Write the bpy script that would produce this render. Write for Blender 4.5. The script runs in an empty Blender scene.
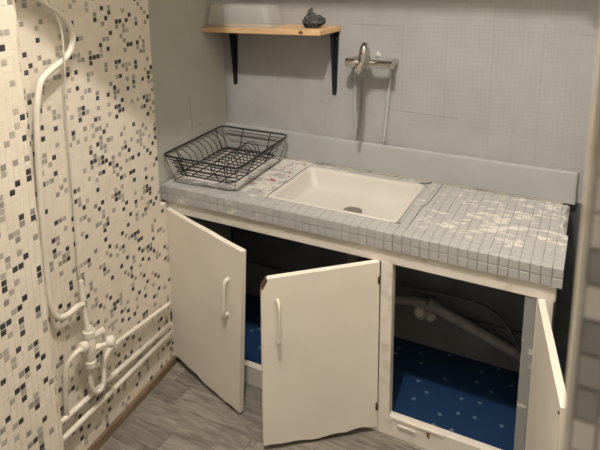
import bpy, bmesh, math, random
from mathutils import Vector, Matrix
random.seed(7)
SC = bpy.context.scene
COL = SC.collection

# ------------------------------------------------------------------ camera
YAW, PITCH, ROLL = -0.471155, -0.204615, -0.009348
fw = Vector((math.sin(YAW)*math.cos(PITCH), math.cos(YAW)*math.cos(PITCH), math.sin(PITCH)))
rt = Vector((math.cos(YAW), -math.sin(YAW), 0)); up = rt.cross(fw)
RT = rt*math.cos(ROLL) + up*math.sin(ROLL); UP = -rt*math.sin(ROLL) + up*math.cos(ROLL)
cam = bpy.data.objects.new('camera', bpy.data.cameras.new('camera'))
COL.objects.link(cam)
m = Matrix((RT, UP, -fw)).transposed().to_4x4(); m.translation = (0, 0, 1.6)
cam.matrix_world = m
cd = cam.data
cd.sensor_fit = 'HORIZONTAL'; cd.sensor_width = 36
cd.lens = 586.294/600*36
cd.shift_x = -2.426/600; cd.shift_y = -(225-76.9)/600
cd.clip_start = 0.02
cd.dof.use_dof = True; cd.dof.focus_distance = 2.1; cd.dof.aperture_fstop = 11
SC.camera = cam

# ------------------------------------------------------------------ world, light, exposure
w = bpy.data.worlds.new('world'); SC.world = w; w.use_nodes = True
bg = w.node_tree.nodes['Background']
bg.inputs[0].default_value = (1.0, 0.91, 0.80, 1); bg.inputs[1].default_value = 0.36
ld = bpy.data.lights.new('ceiling_bulb', 'POINT'); ld.energy = 132; ld.color = (1.0, 0.945, 0.87); ld.shadow_soft_size = 0.035
lo = bpy.data.objects.new('ceiling_bulb', ld); lo.location = (-0.41, 0.64, 2.95); COL.objects.link(lo)
vs = SC.view_settings
vs.view_transform = 'Standard'; vs.look = 'None'; vs.gamma = 1; vs.use_curve_mapping = False
vs.exposure = 0.13

# ------------------------------------------------------------------ materials
def mat(name, col, rough=.6, metal=0, col2=None, nscale=8, nstretch=(1, 1, 1), detail=4, bump=0, bscale=40, spec=.4, mixlo=.35, mixhi=.65, coord='pos'):
    M = bpy.data.materials.new(name); M.use_nodes = True
    nt = M.node_tree; N = nt.nodes; L = nt.links
    b = N['Principled BSDF']
    b.inputs['Base Color'].default_value = (*col, 1); b.inputs['Roughness'].default_value = rough
    b.inputs['Metallic'].default_value = metal; b.inputs['Specular IOR Level'].default_value = spec
    if coord == 'pos':
        src = N.new('ShaderNodeNewGeometry').outputs['Position']
    else:
        src = N.new('ShaderNodeTexCoord').outputs['Object']
    mp = N.new('ShaderNodeMapping'); mp.inputs['Scale'].default_value = nstretch
    L.new(src, mp.inputs[0])
    if col2:
        nz = N.new('ShaderNodeTexNoise'); nz.inputs['Scale'].default_value = nscale; nz.inputs['Detail'].default_value = detail
        L.new(mp.outputs[0], nz.inputs['Vector'])
        cr = N.new('ShaderNodeValToRGB')
        cr.color_ramp.elements[0].position = mixlo; cr.color_ramp.elements[1].position = mixhi
        cr.color_ramp.elements[0].color = (*col, 1); cr.color_ramp.elements[1].color = (*col2, 1)
        L.new(nz.outputs['Fac'], cr.inputs[0]); L.new(cr.outputs[0], b.inputs['Base Color'])
        M['ramp'] = cr.name
    if bump:
        n2 = N.new('ShaderNodeTexNoise'); n2.inputs['Scale'].default_value = bscale; n2.inputs['Detail'].default_value = 3
        L.new(mp.outputs[0], n2.inputs['Vector'])
        bp = N.new('ShaderNodeBump'); bp.inputs['Strength'].default_value = bump; bp.inputs['Distance'].default_value = .004
        L.new(n2.outputs['Fac'], bp.inputs['Height']); L.new(bp.outputs[0], b.inputs['Normal'])
    return M

def math_node(nt, op, a, bb):
    n = nt.nodes.new('ShaderNodeMath'); n.operation = op; n.use_clamp = False
    for i, v in enumerate((a, bb)):
        if isinstance(v, (int, float)): n.inputs[i].default_value = v
        else: nt.links.new(v, n.inputs[i])
    return n.outputs[0]

M_door = mat('door_paint', (.765, .705, .61), .5, col2=(.82, .76, .665), nscale=5, bump=.12, bscale=60)
M_frame = mat('frame_paint', (.75, .70, .625), .5, col2=(.56, .48, .38), nscale=14, bump=.25, bscale=50, mixlo=.55, mixhi=.75)
M_chip = mat('bare_wood_chip', (.05, .025, .012), .8, col2=(.13, .07, .035), nscale=60)
M_grey_left = mat('grey_paint_side', (.40, .395, .35), .55, col2=(.44, .435, .39), nscale=4, bump=.1, bscale=30)
M_upstand = mat('grey_paint_upstand', (.36, .36, .365), .5, col2=(.40, .40, .405), nscale=7, bump=.1, bscale=40)
M_greyedge = mat('grey_flaking_paint', (.25, .25, .25), .6, col2=(.62, .60, .55), nscale=30, mixlo=.62, mixhi=.68)
M_lower = mat('dark_lower_wall', (.05, .055, .06), .8, col2=(.09, .10, .11), nscale=9)  # near-black grey-blue, darker than the wall above
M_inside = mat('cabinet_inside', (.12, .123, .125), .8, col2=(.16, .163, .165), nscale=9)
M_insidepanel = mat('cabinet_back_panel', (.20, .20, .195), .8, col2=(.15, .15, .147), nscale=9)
M_grout = mat('mosaic_grout', (.74, .68, .58), .8, col2=(.66, .60, .50), nscale=12, bump=.2)
M_tile_cream = mat('mosaic_cream', (.68, .615, .515), .33, col2=(.73, .665, .565), nscale=25, detail=1)
M_tile_grey = mat('mosaic_grey', (.25, .23, .21), .35, col2=(.34, .31, .27), nscale=40, detail=1)
M_tile_lgrey = mat('mosaic_light_grey', (.36, .33, .285), .35, col2=(.43, .39, .33), nscale=40, detail=1)
M_tile_dark = mat('mosaic_dark', (.03, .03, .034), .3, col2=(.055, .055, .06), nscale=40, detail=1)
M_pipe = mat('painted_pipe', (.66, .61, .52), .45, col2=(.72, .67, .58), nscale=20, bump=.15, bscale=80)
M_cable = mat('cable_white', (.62, .57, .49), .5)
M_bead = mat('corner_filler', (.66, .60, .50), .6, col2=(.50, .40, .27), nscale=30, mixlo=.5, mixhi=.7)
M_base = mat('baseboard_wood', (.15, .105, .065), .7, col2=(.21, .15, .10), nscale=20, nstretch=(1, .3, 2))
M_ceramic = mat('sink_ceramic', (.56, .53, .485), .3, col2=(.60, .57, .525), nscale=5, spec=.35)
M_steel = mat('brushed_steel', (.42, .41, .38), .35, 1)
M_drain = mat('drain_steel', (.10, .10, .095), .4, .9)
M_chrome = mat('chrome', (.62, .61, .58), .14, 1)
M_hose = mat('steel_hose', (.36, .33, .28), .35, .9, col2=(.22, .20, .17), nscale=60, nstretch=(.1, .1, 6))
M_wire = mat('black_wire', (.022, .018, .018), .45)
M_thinwire = mat('grey_wire', (.16, .15, .14), .4, .5)
M_black = mat('black_bracket', (.012, .013, .016), .45)
M_red = mat('red_dot', (.20, .015, .015), .4)
M_stone = mat('stone_rough', (.022, .022, .022), .85, col2=(.12, .115, .11), nscale=90, bump=.9, bscale=120, mixlo=.45, mixhi=.7)
M_plaster = mat('plaster_white', (.52, .51, .48), .7)
M_pvc = mat('waste_pipe_grey', (.22, .21, .20), .5, col2=(.28, .26, .24), nscale=20)
M_pvcw = mat('waste_nut_white', (.52, .48, .42), .5)
M_flex = mat('flex_hose', (.10, .10, .10), .5)
M_dark_gap = mat('dark_gap', (.02, .02, .018), .9)  # near-black fill for open joints and drain holes
M_rust = mat('rust', (.22, .07, .03), .8)
M_ceil = mat('ceiling_paint', (.5, .47, .42), .8)
M_seam = mat('seam_paint', (.40, .395, .39), .6)
M_crack = mat('crack_dark', (.24, .235, .22), .9)
M_sealant = mat('yellowed_sealant', (.52, .48, .36), .7, col2=(.42, .40, .36), nscale=25)

# plastic
M_plastic = bpy.data.materials.new('clear_plastic'); M_plastic.use_nodes = True
_n = M_plastic.node_tree; _b = _n.nodes['Principled BSDF']
_b.inputs['Base Color'].default_value = (.80, .80, .77, 1); _b.inputs['Roughness'].default_value = .2
_t = _n.nodes.new('ShaderNodeBsdfTransparent'); _t.inputs[0].default_value = (.975, .975, .97, 1)
_x = _n.nodes.new('ShaderNodeMixShader'); _x.inputs[0].default_value = .15
_n.links.new(_t.outputs[0], _x.inputs[1]); _n.links.new(_b.outputs[0], _x.inputs[2])
_n.links.new(_x.outputs[0], _n.nodes['Material Output'].inputs[0])

# painted mosaic on the back wall: small grid relief under thick grey paint
def back_wall_mat():
    M = bpy.data.materials.new('grey_paint_over_tiles'); M.use_nodes = True
    nt = M.node_tree; N = nt.nodes; L = nt.links; b = N['Principled BSDF']
    b.inputs['Roughness'].default_value = .5; b.inputs['Specular IOR Level'].default_value = .35
    pos = N.new('ShaderNodeNewGeometry').outputs['Position']
    sep = N.new('ShaderNodeSeparateXYZ'); L.new(pos, sep.inputs[0])
    com = N.new('ShaderNodeCombineXYZ'); L.new(sep.outputs[0], com.inputs[0]); L.new(sep.outputs[2], com.inputs[1])
    def brick(sc, mortar):
        br = N.new('ShaderNodeTexBrick'); br.offset = 0; br.squash = 1
        br.inputs['Scale'].default_value = 1; br.inputs['Mortar Size'].default_value = mortar
        br.inputs['Mortar Smooth'].default_value = .3
        br.inputs['Brick Width'].default_value = sc[0]; br.inputs['Row Height'].default_value = sc[1]
        L.new(com.outputs[0], br.inputs['Vector']); return br.outputs['Fac']
    small = brick((.0163, .0163), .0011)
    big = brick((.163, .196), .0018)
    nz = N.new('ShaderNodeTexNoise'); nz.inputs['Scale'].default_value = 7; nz.inputs['Detail'].default_value = 5
    L.new(pos, nz.inputs['Vector'])
    gx = N.new('ShaderNodeMapRange'); gx.inputs['From Min'].default_value = -1.3; gx.inputs['From Max'].default_value = -.05
    gx.inputs['To Min'].default_value = .25; gx.inputs['To Max'].default_value = 1.0
    L.new(sep.outputs[0], gx.inputs['Value'])
    amp = math_node(nt, 'MULTIPLY', gx.outputs[0], math_node(nt, 'MULTIPLY', nz.outputs['Fac'], 1.6))
    h = math_node(nt, 'ADD', math_node(nt, 'MULTIPLY', small, amp), math_node(nt, 'MULTIPLY', big, .5))
    n2 = N.new('ShaderNodeTexNoise'); n2.inputs['Scale'].default_value = 26; n2.inputs['Detail'].default_value = 4
    L.new(pos, n2.inputs['Vector'])
    h = math_node(nt, 'SUBTRACT', math_node(nt, 'MULTIPLY', n2.outputs['Fac'], .9), h)
    bp = N.new('ShaderNodeBump'); bp.inputs['Strength'].default_value = .65; bp.inputs['Distance'].default_value = .0018
    L.new(h, bp.inputs['Height']); L.new(bp.outputs[0], b.inputs['Normal'])
    cr = N.new('ShaderNodeValToRGB'); cr.color_ramp.elements[0].position = .3; cr.color_ramp.elements[1].position = .72
    cr.color_ramp.elements[0].color = (.335, .33, .33, 1); cr.color_ramp.elements[1].color = (.385, .38, .378, 1)
    L.new(nz.outputs['Fac'], cr.inputs[0]); L.new(cr.outputs[0], b.inputs['Base Color'])
    return M
M_back = back_wall_mat()

# worktop tiles: grey paint flaking off white tile
def tile_mat():
    M = bpy.data.materials.new('worktop_tile_paint'); M.use_nodes = True
    nt = M.node_tree; N = nt.nodes; L = nt.links; b = N['Principled BSDF']
    b.inputs['Roughness'].default_value = .42; b.inputs['Specular IOR Level'].default_value = .4
    geo = N.new('ShaderNodeNewGeometry'); pos = geo.outputs['Position']
    sep = N.new('ShaderNodeSeparateXYZ'); L.new(pos, sep.inputs[0])
    mp = N.new('ShaderNodeMapping'); mp.inputs['Scale'].default_value = (.6, 1.5, 1); L.new(pos, mp.inputs[0])
    nz = N.new('ShaderNodeTexNoise'); nz.inputs['Scale'].default_value = 24; nz.inputs['Detail'].default_value = 8; nz.inputs['Roughness'].default_value = .64
    L.new(mp.outputs[0], nz.inputs['Vector'])
    big = N.new('ShaderNodeTexNoise'); big.inputs['Scale'].default_value = 3.2; big.inputs['Detail'].default_value = 1
    L.new(pos, big.inputs['Vector'])
    def rng(out, a, c, lo, hi):
        r = N.new('ShaderNodeMapRange'); r.interpolation_type = 'SMOOTHSTEP'
        r.inputs['From Min'].default_value = a; r.inputs['From Max'].default_value = c
        r.inputs['To Min'].default_value = lo; r.inputs['To Max'].default_value = hi
        L.new(out, r.inputs['Value']); return r.outputs[0]
    left = rng(sep.outputs[0], -1.02, -.98, .085, 0)          # worn bare around the rack
    backm = rng(sep.outputs[1], 1.66, 1.76, -.10, .025)
    right = rng(sep.outputs[0], -.42, -.22, -.015, .012)
    s = math_node(nt, 'ADD', nz.outputs['Fac'], left)
    s = math_node(nt, 'ADD', s, backm); s = math_node(nt, 'ADD', s, right)
    s = math_node(nt, 'ADD', s, math_node(nt, 'MULTIPLY', math_node(nt, 'SUBTRACT', big.outputs['Fac'], .5), .22))
    mask = rng(s, .575, .60, 0, 1)
    c1 = N.new('ShaderNodeMix'); c1.data_type = 'RGBA'
    c1.inputs[6].default_value = (.385, .38, .37, 1); c1.inputs[7].default_value = (.63, .60, .56, 1)
    L.new(mask, c1.inputs[0])
    # red primer specks at the worn end
    n3 = N.new('ShaderNodeTexNoise'); n3.inputs['Scale'].default_value = 46; n3.inputs['Detail'].default_value = 2
    L.new(pos, n3.inputs['Vector'])
    r1 = rng(n3.outputs['Fac'], .655, .69, 0, 1)
    r2 = rng(sep.outputs[0], -1.05, -1.0, 1, 0); r3 = rng(sep.outputs[1], 1.70, 1.76, 0, 1)
    rm = math_node(nt, 'MULTIPLY', math_node(nt, 'MULTIPLY', r1, r2), r3)
    c2 = N.new('ShaderNodeMix'); c2.data_type = 'RGBA'
    c2.inputs[7].default_value = (.30, .06, .035, 1)
    L.new(rm, c2.inputs[0]); L.new(c1.outputs[2], c2.inputs[6])
    L.new(c2.outputs[2], b.inputs['Base Color'])
    bp = N.new('ShaderNodeBump'); bp.inputs['Strength'].default_value = .35; bp.inputs['Distance'].default_value = .0012
    inv = math_node(nt, 'SUBTRACT', math_node(nt, 'MULTIPLY', nz.outputs['Fac'], .6), mask)
    L.new(inv, bp.inputs['Height']); L.new(bp.outputs[0], b.inputs['Normal'])
    return M
M_wtile = tile_mat()
M_wgrout = mat('worktop_grout', (.13, .125, .115), .85, col2=(.33, .32, .30), nscale=18)

def wood_mat(name, dark, light, sc, stretch, knots=False, rnd=False, rough=.5):
    M = bpy.data.materials.new(name); M.use_nodes = True
    nt = M.node_tree; N = nt.nodes; L = nt.links; b = N['Principled BSDF']
    b.inputs['Roughness'].default_value = rough; b.inputs['Specular IOR Level'].default_value = .35
    pos = N.new('ShaderNodeNewGeometry').outputs['Position']
    vec = pos
    if rnd:
        oi = N.new('ShaderNodeObjectInfo')
        va = N.new('ShaderNodeVectorMath'); va.operation = 'ADD'
        cb = N.new('ShaderNodeCombineXYZ'); L.new(math_node(nt, 'MULTIPLY', oi.outputs['Random'], 13.0), cb.inputs[2])
        L.new(pos, va.inputs[0]); L.new(cb.outputs[0], va.inputs[1]); vec = va.outputs[0]
    mp = N.new('ShaderNodeMapping'); mp.inputs['Scale'].default_value = stretch; L.new(vec, mp.inputs[0])
    nz = N.new('ShaderNodeTexNoise'); nz.inputs['Scale'].default_value = sc; nz.inputs['Detail'].default_value = 6; nz.inputs['Distortion'].default_value = 1.2
    L.new(mp.outputs[0], nz.inputs['Vector'])
    cr = N.new('ShaderNodeValToRGB'); cr.color_ramp.elements[0].position = .32; cr.color_ramp.elements[1].position = .7
    cr.color_ramp.elements[0].color = (*dark, 1); cr.color_ramp.elements[1].color = (*light, 1)
    L.new(nz.outputs['Fac'], cr.inputs[0])
    out = cr.outputs[0]
    if rnd:
        hs = N.new('ShaderNodeHueSaturation')
        v = N.new('ShaderNodeMapRange'); v.inputs['To Min'].default_value = .8; v.inputs['To Max'].default_value = 1.18
        L.new(oi.outputs['Random'], v.inputs['Value']); L.new(v.outputs[0], hs.inputs['Value']); L.new(out, hs.inputs['Color']); out = hs.outputs[0]
    L.new(out, b.inputs['Base Color'])
    return M
M_plank = wood_mat('grey_wood_vinyl', (.135, .118, .10), (.29, .26, .228), 9, (1, 6, 1), rnd=True)
M_pine = wood_mat('pine_board', (.52, .32, .155), (.68, .47, .27), 10, (.6, 9, 5))
M_knot = mat('pine_knot', (.10, .035, .02), .6)

def lino_mat():
    M = bpy.data.materials.new('blue_speckled_lino'); M.use_nodes = True
    nt = M.node_tree; N = nt.nodes; L = nt.links; b = N['Principled BSDF']
    b.inputs['Roughness'].default_value = .5
    pos = N.new('ShaderNodeNewGeometry').outputs['Position']
    nz = N.new('ShaderNodeTexNoise'); nz.inputs['Scale'].default_value = 12; L.new(pos, nz.inputs['Vector'])
    cr = N.new('ShaderNodeValToRGB')
    cr.color_ramp.elements[0].color = (.005, .024, .075, 1); cr.color_ramp.elements[1].color = (.009, .037, .105, 1)
    L.new(nz.outputs['Fac'], cr.inputs[0])
    sep = N.new('ShaderNodeSeparateXYZ'); L.new(pos, sep.inputs[0])
    com = N.new('ShaderNodeCombineXYZ'); L.new(sep.outputs[0], com.inputs[0]); L.new(sep.outputs[1], com.inputs[1])
    vo = N.new('ShaderNodeTexVoronoi'); vo.distance = 'MANHATTAN'; vo.voronoi_dimensions = '2D'
    vo.inputs['Scale'].default_value = 11; vo.inputs['Randomness'].default_value = .9
    L.new(com.outputs[0], vo.inputs['Vector'])
    lt = math_node(nt, 'LESS_THAN', vo.outputs['Distance'], .10)
    mx = N.new('ShaderNodeMix'); mx.data_type = 'RGBA'; mx.inputs[7].default_value = (.12, .19, .23, 1)
    L.new(lt, mx.inputs[0]); L.new(cr.outputs[0], mx.inputs[6]); L.new(mx.outputs[2], b.inputs['Base Color'])
    return M
M_lino = lino_mat()

# ------------------------------------------------------------------ mesh helpers
def mesh_obj(name, verts, faces, material, parent=None, smooth=False, mats=None, midx=None):
    me = bpy.data.meshes.new(name); me.from_pydata([tuple(v) for v in verts], [], faces)
    for mm in (mats or [material]): me.materials.append(mm)
    if midx: me.polygons.foreach_set('material_index', midx)
    if smooth: me.polygons.foreach_set('use_smooth', [True]*len(me.polygons))
    me.update()
    o = bpy.data.objects.new(name, me); COL.objects.link(o)
    if parent: o.parent = parent
    return o

def bm_obj(name, bm, material, parent=None, smooth=False):
    bmesh.ops.recalc_face_normals(bm, faces=bm.faces)
    me = bpy.data.meshes.new(name); bm.to_mesh(me); bm.free()
    me.materials.append(material)
    if smooth: me.polygons.foreach_set('use_smooth', [True]*len(me.polygons))
    o = bpy.data.objects.new(name, me); COL.objects.link(o)
    if parent: o.parent = parent
    return o

def add_box(bm, x0, x1, y0, y1, z0, z1, bev=0, seg=1):
    vs_ = [bm.verts.new(p) for p in ((x0,y0,z0),(x1,y0,z0),(x1,y1,z0),(x0,y1,z0),(x0,y0,z1),(x1,y0,z1),(x1,y1,z1),(x0,y1,z1))]
    fs = [bm.faces.new([vs_[i] for i in f]) for f in ((0,3,2,1),(4,5,6,7),(0,1,5,4),(1,2,6,5),(2,3,7,6),(3,0,4,7))]
    if bev:
        es = list({e for f in fs for e in f.edges})
        bmesh.ops.bevel(bm, geom=es, offset=bev, segments=seg, affect='EDGES', profile=.6)

def box(name, x0, x1, y0, y1, z0, z1, material, parent=None, bev=0, seg=1):
    bm = bmesh.new(); add_box(bm, x0, x1, y0, y1, z0, z1, bev, seg)
    return bm_obj(name, bm, material, parent)

def smooth_path(pts, n=6, closed=False):
    P = [Vector(p) for p in pts]; out = []; k = len(P)
    rngk = range(k if closed else k-1)
    for i in rngk:
        if closed: p0, p1, p2, p3 = P[(i-1) % k], P[i], P[(i+1) % k], P[(i+2) % k]
        else: p0, p1, p2, p3 = P[max(i-1, 0)], P[i], P[i+1], P[min(i+2, k-1)]
        for j in range(n):
            t = j/n
            out.append(.5*((2*p1) + (p2-p0)*t + (2*p0-5*p1+4*p2-p3)*t*t + (-p0+3*p1-3*p2+p3)*t**3))
    if not closed: out.append(P[-1])
    return out

def add_tube(bm, pts, r, seg=8, closed=False, cap=True):
    pts = [Vector(p) for p in pts]; n = len(pts); rings = []
    rr = r if isinstance(r, (list, tuple)) else [r]*n
    prev = None
    for i, p in enumerate(pts):
        if closed: t = pts[(i+1) % n] - pts[i-1]
        else: t = pts[min(i+1, n-1)] - pts[max(i-1, 0)]
        if t.length < 1e-9: t = Vector((0, 0, 1))
        t.normalize()
        if prev is None:
            a = Vector((0, 0, 1)) if abs(t.z) < .9 else Vector((1, 0, 0))
            u = t.cross(a).normalized()
        else:
            u = (prev - t*prev.dot(t)).normalized()
        prev = u; v = t.cross(u)
        rings.append([bm.verts.new(p + (u*math.cos(2*math.pi*k/seg) + v*math.sin(2*math.pi*k/seg))*rr[i]) for k in range(seg)])
    m_ = n if closed else n-1
    for i in range(m_):
        a, b = rings[i], rings[(i+1) % n]
        for k in range(seg): bm.faces.new((a[k], a[(k+1) % seg], b[(k+1) % seg], b[k]))
    if cap and not closed:
        bm.faces.new(rings[0]); bm.faces.new(rings[-1][::-1])

def tube(name, pts, r, material, parent=None, seg=10, closed=False):
    bm = bmesh.new(); add_tube(bm, pts, r, seg, closed)
    return bm_obj(name, bm, material, parent, True)

def lathe_pts(bm, origin, axis, prof, seg=20):
    o = Vector(origin); ax = Vector(axis).normalized()
    add_tube(bm, [o + ax*d for d, _ in prof], [max(r, 1e-4) for _, r in prof], seg)

def lathe(name, origin, axis, prof, material, parent=None, seg=20):
    # profile rings placed along the axis; duplicate stations nudged apart so each keeps the axis direction
    pr = []; last = -1e9
    for d, r in prof:
        if d <= last: d = last + 1e-5
        pr.append((d, r)); last = d
    bm = bmesh.new(); lathe_pts(bm, origin, axis, pr, seg)
    o = bm_obj(name, bm, material, parent, True)
    md = o.modifiers.new('split', 'EDGE_SPLIT'); md.split_angle = math.radians(40)
    return o

def empty(name, loc, label, cat, group=None):
    o = bpy.data.objects.new(name, None); COL.objects.link(o); o.location = loc
    o.empty_display_size = .05
    o['label'] = label; o['category'] = cat
    if group: o['group'] = group
    bpy.context.view_layer.update()
    return o
def tag(o, label, cat, group=None):
    o['label'] = label; o['category'] = cat
    if group: o['group'] = group
    return o
def struct(o): o['kind'] = 'structure'; return o
def adopt(o, parent):
    o.parent = parent; o.matrix_parent_inverse = Matrix.Translation(parent.location).inverted(); return o
def adopt_all(objs, parent):
    for o in objs: adopt(o, parent)

# ------------------------------------------------------------------ left wall frame of reference
def WL(Y, z, off=0): return Vector((-1.372 - .085*(Y-1.156) + off, Y, z))
STEP = .2

# ------------------------------------------------------------------ floor
floor = struct(box('floor', -1.7, 1.2, -.6, 2.2, -.05, -.004, mat('subfloor', (.06, .055, .05), .9)))
plank_me = {}
def plank(x0, x1, y0, y1):
    key = (round(x1-x0, 3), round(y1-y0, 3))
    if key not in plank_me:
        bm = bmesh.new(); hx, hy = (x1-x0)/2, (y1-y0)/2
        add_box(bm, -hx, hx, -hy, hy, -.004, 0, .0009)
        bmesh.ops.recalc_face_normals(bm, faces=bm.faces)
        me = bpy.data.meshes.new('plank'); bm.to_mesh(me); bm.free(); me.materials.append(M_plank); plank_me[key] = me
    o = bpy.data.objects.new('plank', plank_me[key]); COL.objects.link(o)
    o.location = ((x0+x1)/2, (y0+y1)/2, 0); o.parent = floor
PW = .1035; rows = [1.3255 + PW*k for k in range(-9, 4)]
for r_i, y0 in enumerate(rows):
    xj = {8: -1.19, 9: -.93, 10: -1.27, 7: -.80}.get(r_i, -1.42 + random.random()*.8)
    xs = [-1.6]
    x = xj
    while x < 1.0:
        if x > -1.55: xs.append(x)
        x += .92
    xs.append(1.0)
    for a, b in zip(xs[:-1], xs[1:]): plank(a+.0006, b-.0006, y0+.0006, y0+PW-.0006)

# ------------------------------------------------------------------ left wall: mosaic part, painted part, boxed-out part
def wall_block(name, pts, z0, z1, material):
    n = len(pts); v = [(x, y, z0) for x, y in pts] + [(x, y, z1) for x, y in pts]
    f = [tuple(range(n))[::-1], tuple(range(n, 2*n))] + [(i, (i+1) % n, n+(i+1) % n, n+i) for i in range(n)]
    return mesh_obj(name, v, f, material)
ZC = 3.10
a, b = WL(.80, 0, -.0006), WL(1.584, 0, -.0006)
wall_left = struct(wall_block('wall_left', [(a.x, a.y), (b.x, b.y), (-1.70, 1.584), (-1.70, .80)][::-1], -.004, ZC, M_grout))
wall_niche = struct(wall_block('wall_left_niche', [(-1.4430, 1.584), (-1.469, 2.125), (-1.70, 2.125), (-1.70, 1.584)][::-1], -.004, ZC, M_grey_left))
a, b = WL(.10, 0, STEP-.0006), WL(.863, 0, STEP-.0006)
wall_boxed = struct(wall_block('wall_left_boxing', [(a.x, a.y), (b.x, b.y), (-1.42, .863), (-1.42, .10)][::-1], -.004, ZC, M_grout))

TP = .0163; G = .0009
def mosaic(name, Y0, Y1, Z0, Z1, off, parent, right_ragged=False):
    V = []; F = []; MI = []
    nc = int((Y1-Y0)/TP); nr = int((Z1-Z0)/TP)
    for c in range(nc):
        for r in range(nr):
            y1_ = Y1 - c*TP - G/2; y0_ = y1_ - TP + G
            if right_ragged and c == 0: y0_ += 0
            z0_ = Z0 + r*TP + G/2; z1_ = z0_ + TP - G
            p = random.random()
            mi = 3 if p < .09 else (1 if p < .145 else (2 if p < .22 else 0))
            h = off + random.uniform(-.0004, .0004)
            ch = .0009; k = len(V)
            for (yy, zz) in ((y0_, z0_), (y1_, z0_), (y1_, z1_), (y0_, z1_)): V.append(WL(yy, zz, h-.003))
            for (yy, zz) in ((y0_+ch, z0_+ch), (y1_-ch, z0_+ch), (y1_-ch, z1_-ch), (y0_+ch, z1_-ch)): V.append(WL(yy, zz, h))
            F += [(k+4, k+5, k+6, k+7)] + [(k+i, k+(i+1) % 4, k+4+(i+1) % 4, k+4+i) for i in range(4)]
            MI += [mi]*5
    o = mesh_obj(name, V, F, None, parent, mats=[M_tile_cream, M_tile_grey, M_tile_lgrey, M_tile_dark], midx=MI)
    o['kind'] = 'stuff'
    return o
mosaic('mosaic_tiles', .83, 1.587, .034, 1.85, 0, wall_left)
mosaic('mosaic_tiles', .14, .862, .0, 1.85, STEP, wall_boxed)
a, b = WL(1.584, 0, -.0006), WL(1.617, 0, -.0006)
lowb = wall_block('tile_backing', [(a.x, a.y), (b.x, b.y), (-1.46, 1.617), (-1.46, 1.584)][::-1], -.004, .686, M_grout); lowb.parent = wall_left
mosaic('mosaic_tiles', 1.587, 1.6197, .034, .686, 0, wall_left)
# rough filler bead down the boxed-out corner, crumbling low down
bp_ = []
for k in range(60):
    z = 1.85*k/59; bp_.append(WL(.863 + random.uniform(-.0015, .0015), z, STEP-.002 + random.uniform(-.0015, .001)))
bm = bmesh.new(); add_tube(bm, bp_, [.0035 + random.uniform(-.001, .0015) + (.003 if z_ in range(10, 16) else 0) for z_ in range(60)], 6)
bm_obj('corner_bead', bm, M_bead, wall_boxed, True)

# baseboard along the mosaic
v = []; f = []
for k in range(13):
    Y = .86 + (1.612-.86)*k/12; j = random.uniform(-.002, .002)
    v += [WL(Y, -.001, -.002), WL(Y, .034+j, -.002), WL(Y, .034+j, .006), WL(Y, .029+j, .009), WL(Y, -.001, .010)]
    if k:
        q = 5*(k-1); f += [(q+i, q+(i+1) % 5, q+5+(i+1) % 5, q+5+i) for i in range(5)]
f += [(4, 3, 2, 1, 0), tuple(len(v)-5+i for i in range(5))]
struct(mesh_obj('baseboard_left', v, f, M_base))

# ------------------------------------------------------------------ back wall, right wall, ceiling
YB = 2.12
wall_back = struct(box('wall_back', -1.70, .62, YB, YB+.08, .752, ZC, M_back))
lower = box('lower_wall', -1.70, .62, YB+.004, YB+.08, -.004, .752, M_lower, wall_back)
# seams, cracks and drips in the paint
def on_back(name, pts, r, material):
    return tube(name, [(x, YB-.0004, z) for x, z in pts], r, material, wall_back, 6)
on_back('tape_seam', [(-.86, 1.3365), (-.60, 1.337), (-.34, 1.3365), (-.1, 1.338), (.2, 1.338)], .0011, M_seam)
on_back('paint_crack', [(-.715, 1.012), (-.62, 1.008), (-.50, 1.004), (-.44, 1.003)], .0008, M_crack)
on_back('paint_crack', [(-.72, 1.205), (-.69, 1.209), (-.665, 1.209)], .0007, M_crack)
on_back('paint_crack', [(-1.0, 1.008), (-.955, 1.004)], .0008, M_crack)
on_back('paint_crack', [(-.915, 1.228), (-.87, 1.229)], .0007, M_crack)
on_back('paint_drip', [(-1.07, 1.10), (-1.069, .99), (-1.071, .90)], .0009, M_seam)
on_back('paint_drip', [(-1.21, 1.10), (-1.209, 1.0), (-1.211, .90)], .0008, M_seam)
on_back('paint_drip', [(-.975, 1.10), (-.972, 1.0), (-.974, .90)], .0008, M_seam)
on_back('paint_drip', [(-.235, 1.0), (-.233, .93), (-.236, .88)], .0008, M_seam)
lathe('plaster_patch', (-.752, YB+.002, 1.222), (0, -1, 0), [(0, .014), (.003, .012), (.005, .006)], M_plaster, wall_back)
def on_niche(name, pts, r, material):
    return tube(name, [(-1.4430 - .048*(y-1.584) + .0002, y, z) for y, z in pts], r, material, wall_niche, 6)
on_niche('paint_crack', [(1.848, 1.04), (1.850, .985), (1.856, .94), (1.858, .897)], .0008, M_crack)
on_niche('paint_crack', [(1.885, .905), (1.93, .912)], .001, M_crack)
on_niche('paint_crack', [(1.86, 1.50), (1.862, 1.425)], .0008, M_crack)

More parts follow.
